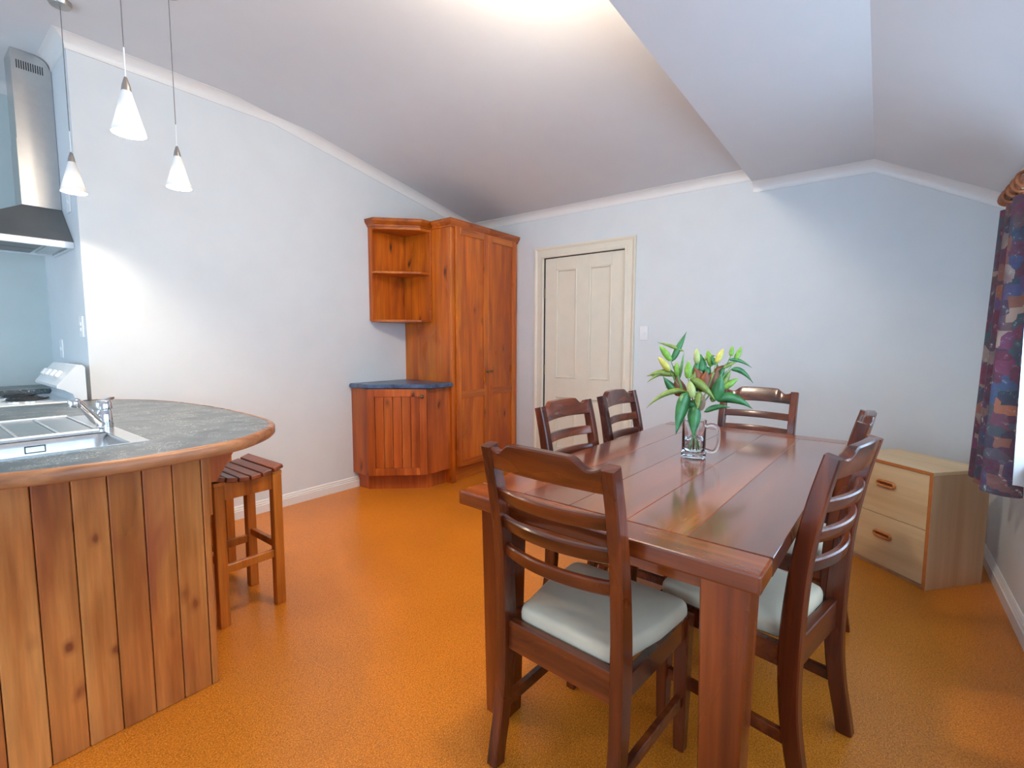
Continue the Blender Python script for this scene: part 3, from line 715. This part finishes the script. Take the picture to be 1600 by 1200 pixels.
# local x: along the front from the right corner, local y: -depth (to the back)
box('side_panel', 0, .018, -Df, 0, 0, Hf-.018, 'beechside', fcab, .001)
box('side_panel', Wf-.018, Wf, -Df, 0, 0, Hf-.018, 'beechside', fcab, .001)
box('top_panel', 0, Wf, -Df, 0.002, Hf-.018, Hf, 'beech', fcab, .0015)
box('back_panel', .018, Wf-.018, -Df, -Df+.012, .02, Hf-.018, 'beechside', fcab)
box('plinth', .018, Wf-.018, -.03, -.012, 0, .022, 'beechside', fcab)
for z0, z1 in ((.024, .305), (.308, Hf-.0195)):
    d = box('drawer', .0195, Wf-.0195, -.02, -.001, z0, z1, 'beech', fcab, .001)
    zc = (z0+z1)/2+.035; xc = Wf/2-.005; bm = bmesh.new(); rings = []
    for s in range(25):
        a = 2*PI*s/24; sx = .034 if math.cos(a) > 0 else -.034
        cx, cz = xc+(sx if abs(math.cos(a)) > 1e-6 else 0)+.013*math.cos(a), zc+.013*math.sin(a)
        rings.append([(cx+.007*math.cos(a)*math.cos(b), .002+.012*max(0, math.sin(b))+.001, cz+.007*math.sin(a)*math.cos(b)) for b in [k*2*PI/8 for k in range(8)]])
    bm_rings(bm, rings, True, False); obj('handle', bm, 'orangewood', d, 40)
    box('handle_recess', xc-.038, xc+.038, -.006, .0008, zc-.011, zc+.011, 'rodwood', d)
for q in ((0, .018, 0, Hf-.018), (Wf-.018, Wf, 0, Hf-.018)):
    box('edge_band', q[0]+.001, q[1]-.001, 0, .0015, q[2], q[3], 'orangewood', fcab)
box('edge_band', 0, Wf, .002, .0035, Hf-.017, Hf-.001, 'orangewood', fcab)

# ------------------------------------------------------------------ curtain, rod
RY, RZ = -.435, 1.925
rod = thing('curtain_rod', 'brown wooden curtain rod above the window', 'curtain rod', (0, 0, 0))
tube('pole', [(.9, RY, RZ), (3.215, RY, RZ)], .014, 'rodwood', rod, 14)
bm = bmesh.new(); pr = [(.014, 0), (.024, .006), (.026, .014), (.019, .02), (.028, .03), (.030, .045), (.022, .058), (.006, .064)]
bm_rings(bm, [[(3.215+d, RY+r*math.cos(2*PI*k/16), RZ+r*math.sin(2*PI*k/16)) for k in range(16)] for r, d in pr]); obj('finial', bm, 'rodwood', rod, 40)
for x in (1.0, 3.07):
    tube('bracket', [(x, YR, RZ-.02), (x, RY-.012, RZ-.02)], .009, 'rodwood', rod)
cu = thing('curtain', 'dark multicoloured patchwork print curtain drawn aside with white lining', 'curtain', (0, 0, 0))
NU, NV = 120, 26
ctop = RZ-.075; cbot = .62
def curt(u, v):
    x = 3.12-.36*u
    amp = .030+.030*v
    ph = u*2*PI*2.7
    y = RY+.004+amp*math.cos(ph)-.010*v*u
    x += .003*math.sin(2*ph)*v
    return Vector((x, y, ctop+(cbot-ctop)*v-.012*math.sin(ph)*v))
def cloth(name, off, v0, v1, mat, parent, u0=0, u1=1):
    bm = bmesh.new(); uvl = bm.loops.layers.uv.new('UVMap'); g = []
    for i in range(NU+1):
        u = u0+(u1-u0)*i/NU; row = []
        for j in range(NV+1):
            v = v0+(v1-v0)*j/NV; p = curt(u, v); q = curt(min(1, u+.002), v)-curt(max(0, u-.002), v)
            n = Vector((q.y, -q.x, 0)).normalized(); vv = bm.verts.new(p+n*off); row.append((vv, u, v))
        g.append(row)
    for i in range(NU):
        for j in range(NV):
            qs = (g[i][j], g[i+1][j], g[i+1][j+1], g[i][j+1]); f = bm.faces.new([q[0] for q in qs])
            for lp, q in zip(f.loops, qs): lp[uvl].uv = (q[1]*1.0, q[2]*1.5)
    return obj(name, bm, mat, parent, True)
cloth('printed_cloth', 0, 0, 1, 'curtain', cu)
cloth('lining', -.006, .004, .965, 'lining', cu, .0, 1)
for i in range(8):
    x = 3.195-.016*i if i < 5 else 3.12-.09*(i-4)
    bm = bmesh.new(); rings = []
    for s in range(21):
        a = 2*PI*s/20; rings.append([(x+.006*math.cos(b), RY+(.030+.007*math.sin(b))*math.cos(a), RZ-.0085+(.030+.007*math.sin(b))*math.sin(a)) for b in [k*2*PI/8 for k in range(8)]])
    bm_rings(bm, rings, True, False); obj('curtain_ring', bm, 'rodwood', cu, True)

# ------------------------------------------------------------------ dining table
TZ = .775; TL, TW, TT = 1.775, .885, .045
tb = thing('dining_table', 'rustic dark timber dining table with thick plank top', 'table', (1.956, .5725, 0), math.radians(-2.2))
EW = .112
for s in (-1, 1):
    x0, x1 = (TL/2-EW, TL/2) if s > 0 else (-TL/2, -TL/2+EW)
    box('end_board', x0+.0008, x1-.0008, -TW/2, TW/2, TZ-TT, TZ, 'tableend', tb, .006, 2)
ws = [.19, .165, .18, .17, .18]; y = -TW/2; k = sum(ws)
for i, wv in enumerate(ws):
    wv *= TW/k
    box('plank', -TL/2+EW, TL/2-EW, y+.0003, y+wv-.0003, TZ-TT, TZ-.0003*(i % 2), 'table', tb, .0014, 1)
    y += wv
lx, ly = TL/2-.122, TW/2-.09
for sx in (-1, 1):
    for sy in (-1, 1):
        bm = bmesh.new(); rings = []
        for z, h in ((0, .043), (.02, .044), (.5, .051), (TZ-TT, .055)):
            b = .005; rings.append([(sx*lx+a, sy*ly+c, z) for a, c in ((-h+b, -h), (h-b, -h), (h, -h+b), (h, h-b), (h-b, h), (-h+b, h), (-h, h-b), (-h, -h+b))])
        bm_rings(bm, rings); obj('leg', bm, 'tableleg', tb)
for s in (-1, 1):
    box('apron', -lx+.048, lx-.048, s*ly-.012, s*ly+.012, TZ-TT-.075, TZ-TT, 'table', tb)
    box('apron', s*lx-.012, s*lx+.012, -ly+.048, ly-.048, TZ-TT-.075, TZ-TT, 'tableend', tb)

# ------------------------------------------------------------------ dining chairs
PROF = [(0, -.250), (.06, -.240), (.14, -.224), (.24, -.210), (.34, -.204), (.45, -.204), (.55, -.208), (.65, -.216), (.75, -.229), (.85, -.247), (.92, -.263), (.968, -.275)]
def px(z):
    for (z0, x0), (z1, x1) in zip(PROF, PROF[1:]):
        if z0 <= z <= z1: return x0+(x1-x0)*(z-z0)/(z1-z0)
    return PROF[-1][1]
def make_chair(label):
    t = thing('dining_chair', label, 'chair', (0, 0, 0), 0, 'ladder-back chairs around the dining table')
    hy = .190
    path = [Vector((x, 0, z)) for z, x in PROF]
    path = [Vector((v.x, 0, v.z)) for v in spline([(v.x, 0, v.z) for v in path], 3)]
    nn = len(path)
    for s in (-1, 1):
        bm = bmesh.new(); pp = [Vector((v.x, s*hy, v.z)) for v in path]
        deps = [.044+.012*math.exp(-((v.z-.44)/.22)**2) - .006*max(0, (v.z-.8)/.17) for v in path]
        bm_sweep(bm, pp, .036, deps, .004); obj('back_post', bm, 'chair', t, 25)
        bm = bmesh.new(); rings = []
        for z, h in ((0, .0165), (.25, .021), (.432, .0225)):
            cx, cy = .168, s*.200; b = .003
            rings.append([(cx+a, cy+c, z) for a, c in ((-h+b, -h), (h-b, -h), (h, -h+b), (h, h-b), (h-b, h), (-h+b, h), (-h, h-b), (-h, -h+b))])
        bm_rings(bm, rings); obj('front_leg', bm, 'chair', t)
        # side rail and stretcher
        bm = bmesh.new(); bm_prism(bm, [(-.180, s*.192-.011), (.146, s*.200-.011), (.146, s*.200+.011), (-.180, s*.192+.011)], .368, .430); obj('side_rail', bm, 'chairh', t)
        bm = bmesh.new(); bm_prism(bm, [(-.205, s*.192-.010), (.150, s*.200-.010), (.150, s*.200+.010), (-.205, s*.192+.010)], .150, .186, 'z', .002); obj('stretcher', bm, 'chairh', t)
    box('front_rail', .157, .179, -.178, .178, .368, .430, 'chairh', t, .002)
    box('rear_rail', -.212, -.184, -.174, .174, .346, .434, 'chairh', t, .003)
    # seat pad
    bm = bmesh.new(); rings = []
    def outline(sc, z):
        out = []; n = 36
        for i in range(n):
            a = 2*PI*i/n; c, s_ = math.cos(a), math.sin(a)
            u = math.copysign(abs(c)**.16, c); v = math.copysign(abs(s_)**.16, s_)
            hw = .198+.014*u
            if u < -.55: hw = min(hw, .186)
            out.append((.006+.188*u*sc-(0 if u > 0 else .0), v*hw*sc*(1 if u > -.5 else .905), z))
        return out
    for sc, z in ((.975, .424), (.998, .430), (1.0, .446), (.992, .458), (.97, .467), (.92, .473), (.7, .478), (.3, .480)):
        rings.append(outline(sc, z))
    bm_rings(bm, rings); obj('seat_pad', bm, 'fabric', t, True)
    # slats, bowed to the back
    hw = hy-.016
    def bar(name, zb, zt, th, bow, n=18, mat='chairh'):
        bm = bmesh.new(); rings = []
        for i in range(n+1):
            y = -hw+2*hw*i/n; q = 1-(y/hw)**2; b_, t_ = zb(y), zt(y); c = .004
            x0, x1 = px(b_)-bow*q, px(t_)-bow*q
            rings.append([(x0-th/2+c, y, b_), (x0+th/2-c, y, b_), (x0+th/2, y, b_+c), (x1+th/2, y, t_-c), (x1+th/2-c, y, t_), (x1-th/2+c, y, t_), (x1-th/2, y, t_-c), (x0-th/2, y, b_+c)])
        bm_rings(bm, rings); return obj(name, bm, mat, t, 35)
    def top(y):
        a = abs(y)
        if a > .140: k = (a-.140)/(hw-.140); return .956+.010*k*k
        if a > .092: k = (.140-a)/.048; return .956+.028*(3*k*k-2*k**3)
        return .984+.002*(1-(a/.092)**2)
    bar('crest_rail', lambda y: .902+.004*(1-(y/hw)**2), top, .030, .022, 36)
    for zc in (.826, .741, .656):
        bar('slat', lambda y, z=zc: z-.019, lambda y, z=zc: z+.019, .020, .034)
    return t
ch0 = make_chair('dark ladder-back dining chair at the table end nearest the kitchen bench')
ch0.location = (1.258, .634, 0); ch0.rotation_euler = (0, 0, math.radians(-4))
dup(ch0, (1.662, .304, 0), math.radians(78), 'dark ladder-back dining chair on the window side near the table end, turned slightly')
dup(ch0, (2.275, .305, 0), math.radians(90), 'dark ladder-back dining chair on the window side close to the filing cabinet')
dup(ch0, (1.885, .872, 0), math.radians(-93), 'dark ladder-back dining chair in front of the door hinge side')
dup(ch0, (2.450, .868, 0), math.radians(-91), 'dark ladder-back dining chair in front of the door latch side')
dup(ch0, (2.862, .575, 0), math.radians(176), 'dark ladder-back dining chair at the table end against the white wall')

# ------------------------------------------------------------------ glass mug and lilies
MX, MY = 2.005, .588
mg = thing('glass_mug', 'clear glass beer mug holding lilies on the dining table', 'mug', (MX, MY, TZ))
bm = bmesh.new(); seg = 10
def ringN(r, z, s=seg): return [(r*math.cos(2*PI*k/s), r*math.sin(2*PI*k/s), z) for k in range(s)]
bm_rings(bm, [ringN(.044, .0005), ringN(.049, .004), ringN(.049, .024), ringN(.046, .035), ringN(.046, .150), ringN(.0475, .158), ringN(.0445, .159), ringN(.0425, .150), ringN(.0425, .036), ringN(.036, .026)])
obj('mug_body', bm, 'glass', mg, 50)
ha = math.radians(-72)
hp = spline([(.043, 0, .135), (.068, 0, .141), (.090, 0, .128), (.095, 0, .085), (.088, 0, .045), (.072, 0, .030), (.044, 0, .036)], 6)
o = tube('handle', [(p.x*math.cos(ha), p.x*math.sin(ha), p.z) for p in hp], .0075, 'glass', mg, 10)
wa = lathe('water', [(.034, .0275), (.0418, .037), (.0418, .078), (.001, .0782)], 'water', None, seg=10); wa.location = (MX, MY, TZ)
tag(wa, 'clear water in the bottom of the glass mug', 'water')

dep0 = (Vector((MX, MY, .95))-Vector((0, 0, H))).dot(FW)
vside = RT
def leaf(name, base, tip, wpx, mat, parent, sag=.0, dd=0, twist=0):
    b = at_depth(*base, dep0+dd*.5); t_ = at_depth(*tip, dep0+dd); wd = wpx/FPX*dep0/2
    d = t_-b; ln = d.length; dn = d.normalized(); sd = dn.cross(FW).normalized(); sd = (sd*math.cos(twist)+FW*math.sin(twist)).normalized()
    nrm = sd.cross(dn).normalized()
    bm = bmesh.new(); rows = []; n = 9
    for i in range(n+1):
        u = i/n; ww = wd*max(.06, (u**.55)*((1-u)**1.1)/.35)
        if i == n: ww = .0004
        p = b+d*u+Vector((0, 0, 1))*sag*4*u*(1-u)
        th = .0012
        rows.append([p-sd*ww+nrm*ww*.25, p-nrm*th*.5, p+sd*ww+nrm*ww*.25, p+sd*ww*.9+nrm*(ww*.25+th), p+nrm*th*.5, p-sd*ww*.9+nrm*(ww*.25+th)])
    bm_rings(bm, rows); return obj(name, bm, mat, parent, True)
def bud(base, tip, wpx, mat, parent, dd=0):
    b = at_depth(*base, dep0+dd); t_ = at_depth(*tip, dep0+dd); r = wpx/FPX*dep0/2; n = 9
    pts = [b+(t_-b)*i/n for i in range(n+1)]; rad = [r*max(.12, math.sin(PI*min(.97, .12+.86*i/n))**.7*(1.05-.25*i/n)) for i in range(n+1)]; rad[-1] = r*.08
    bm = bmesh.new(); bm_tube(bm, pts, rad, 9); return obj('bud', bm, mat, parent, True)
def lily(label, foot, top, buds, leaves, dd):
    bx, by = foot; base = Vector((MX+bx, MY+by, TZ+.032)); neck = Vector((MX-bx*.5, MY-by*.5, TZ+.155)); tp = at_depth(*top, dep0+dd)
    t = thing('lily_stem', label, 'flower', (0, 0, 0), 0, 'lily stems in the glass mug')
    tube('stem', spline([base, neck, (neck+tp)/2+Vector((0, 0, .008)), tp], 6), .0028, 'stem', t, 7)
    for bs, tpx, wv, m in buds:
        bb = at_depth(*bs, dep0+dd)
        a = neck.lerp(tp, .55)
        tube('bud_stalk', spline([a, a.lerp(bb, .5)+Vector((0, 0, -.004)), bb], 4), .0016, 'stem', t, 6)
        bud(bs, tpx, wv, m, t, dd)
    for lf in leaves:
        leaf('leaf', lf[0], lf[1], lf[2], lf[3], t, lf[4] if len(lf) > 4 else 0, dd+(lf[5] if len(lf) > 5 else 0), lf[6] if len(lf) > 6 else 0)
lily('lily stem with a yellow bud leaning toward the cream door', (.014, -.012), (1053, 572),
     [((1048, 563), (1030.5, 540), 11, 'budg'), ((1046, 579), (1028.5, 558), 11, 'budy'), ((1058, 587), (1057, 566), 9, 'budg')],
     [((1066, 606), (1048, 577), 10, 'olive', 0, .01), ((1062, 592), (1069, 549), 5, 'stem'), ((1070, 610), (1040, 606), 9, 'green', .006, .02), ((1050, 565), (1073, 518), 10, 'green'), ((1069, 549), (1027, 535), 6, 'olive', .004), ((1056, 586), (1010, 588), 11, 'olive', .012), ((1040, 583), (1011, 598), 6, 'olive', .01), ((1057, 612), (1036, 588), 13, 'green', -.004)], -.01)
lily('lily stem with drooping broad leaves hanging over the mug rim', (.006, .016), (1077, 600),
     [((1075, 591), (1075.5, 564), 12, 'budg'), ((1082, 621), (1077, 594), 14, 'budp')],
     [((1082, 610), (1086, 580), 13, 'olive', 0, .03), ((1090, 640), (1068, 626), 12, 'green', .006, .0), ((1074, 612), (1009, 638), 9, 'olive', .028), ((1076, 612), (1056, 679), 24, 'green', .008, -.04, .3), ((1086, 634), (1083, 682), 20, 'green', .004, -.03, -.3), ((1094, 612), (1090, 640), 14, 'olive', .004, -.03)], -.03)
lily('lily stem with a pale upright bud at the bouquet centre', (-.014, .008), (1096, 582),
     [((1089, 568), (1088.5, 544), 11, 'budp'), ((1111, 572), (1105.5, 547), 11, 'budg')],
     [((1104, 600), (1110, 572), 12, 'green', 0, .03), ((1090, 612), (1080, 586), 12, 'green', 0, .03), ((1112, 628), (1124, 604), 12, 'olive', 0, -.01), ((1096, 580), (1095, 553), 17, 'green', 0, 0, .3), ((1085, 590), (1094, 556), 12, 'green'), ((1108, 585), (1098, 572), 14, 'green', .004), ((1100, 562), (1118, 556), 7, 'olive', .006)], .02)
lily('lily stem with a yellow bud and a speckled drooping leaf', (.012, .012), (1116, 582),
     [((1119, 567), (1130, 545), 10, 'budy')],
     [((1079, 592), (1118, 626), 14, 'olive', .014, -.04), ((1119, 626), (1127, 584), 20, 'green', 0, -.04, .2), ((1100, 644), (1142, 637), 9, 'green', .012, -.03), ((1118, 570), (1112, 556), 9, 'green')], 0)
lily('lily stem with small green buds leaning toward the window', (-.012, -.014), (1136, 580),
     [((1142, 556), (1144.5, 540), 8, 'budg'), ((1149, 562), (1159, 542), 9, 'budg'), ((1130, 607), (1153, 591), 11, 'budg')],
     [((1112, 612), (1136, 596), 12, 'olive', .004, -.02), ((1126, 598), (1120, 566), 9, 'green', 0, .02), ((1142, 577), (1177, 599), 9, 'green', .020), ((1138, 562), (1175, 575), 6, 'green', .012), ((1118, 624), (1176, 639), 17, 'green', .024, -.02), ((1128, 608), (1142, 577), 11, 'olive'), ((1130, 575), (1152, 566), 7, 'olive', .004), ((1122, 600), (1132, 570), 12, 'green')], .015)
t = thing('magnolia_sprig', 'sprig of brown-backed leaves in the middle of the lilies', 'foliage', (0, 0, 0))
tube('stem', spline([Vector((MX, MY, TZ+.034)), Vector((MX, MY, TZ+.15)), at_depth(1098, 600, dep0+.02)], 6), .003, 'brown', t, 7)
for b, tp2, wv, m, ddd in (((1066, 620), (1057, 588), 22, 'brown', -.01), ((1098, 606), (1086, 574), 24, 'brown', .0), ((1104, 614), (1103, 580), 27, 'brown', -.01), ((1110, 610), (1122, 574), 22, 'brown', .0), ((1093, 643), (1101, 616), 13, 'taupe', -.05), ((1116, 582), (1134, 570), 9, 'brown', .02), ((1084, 640), (1096, 612), 12, 'green', -.02)):
    leaf('leaf', b, tp2, wv, m, t, 0, ddd)
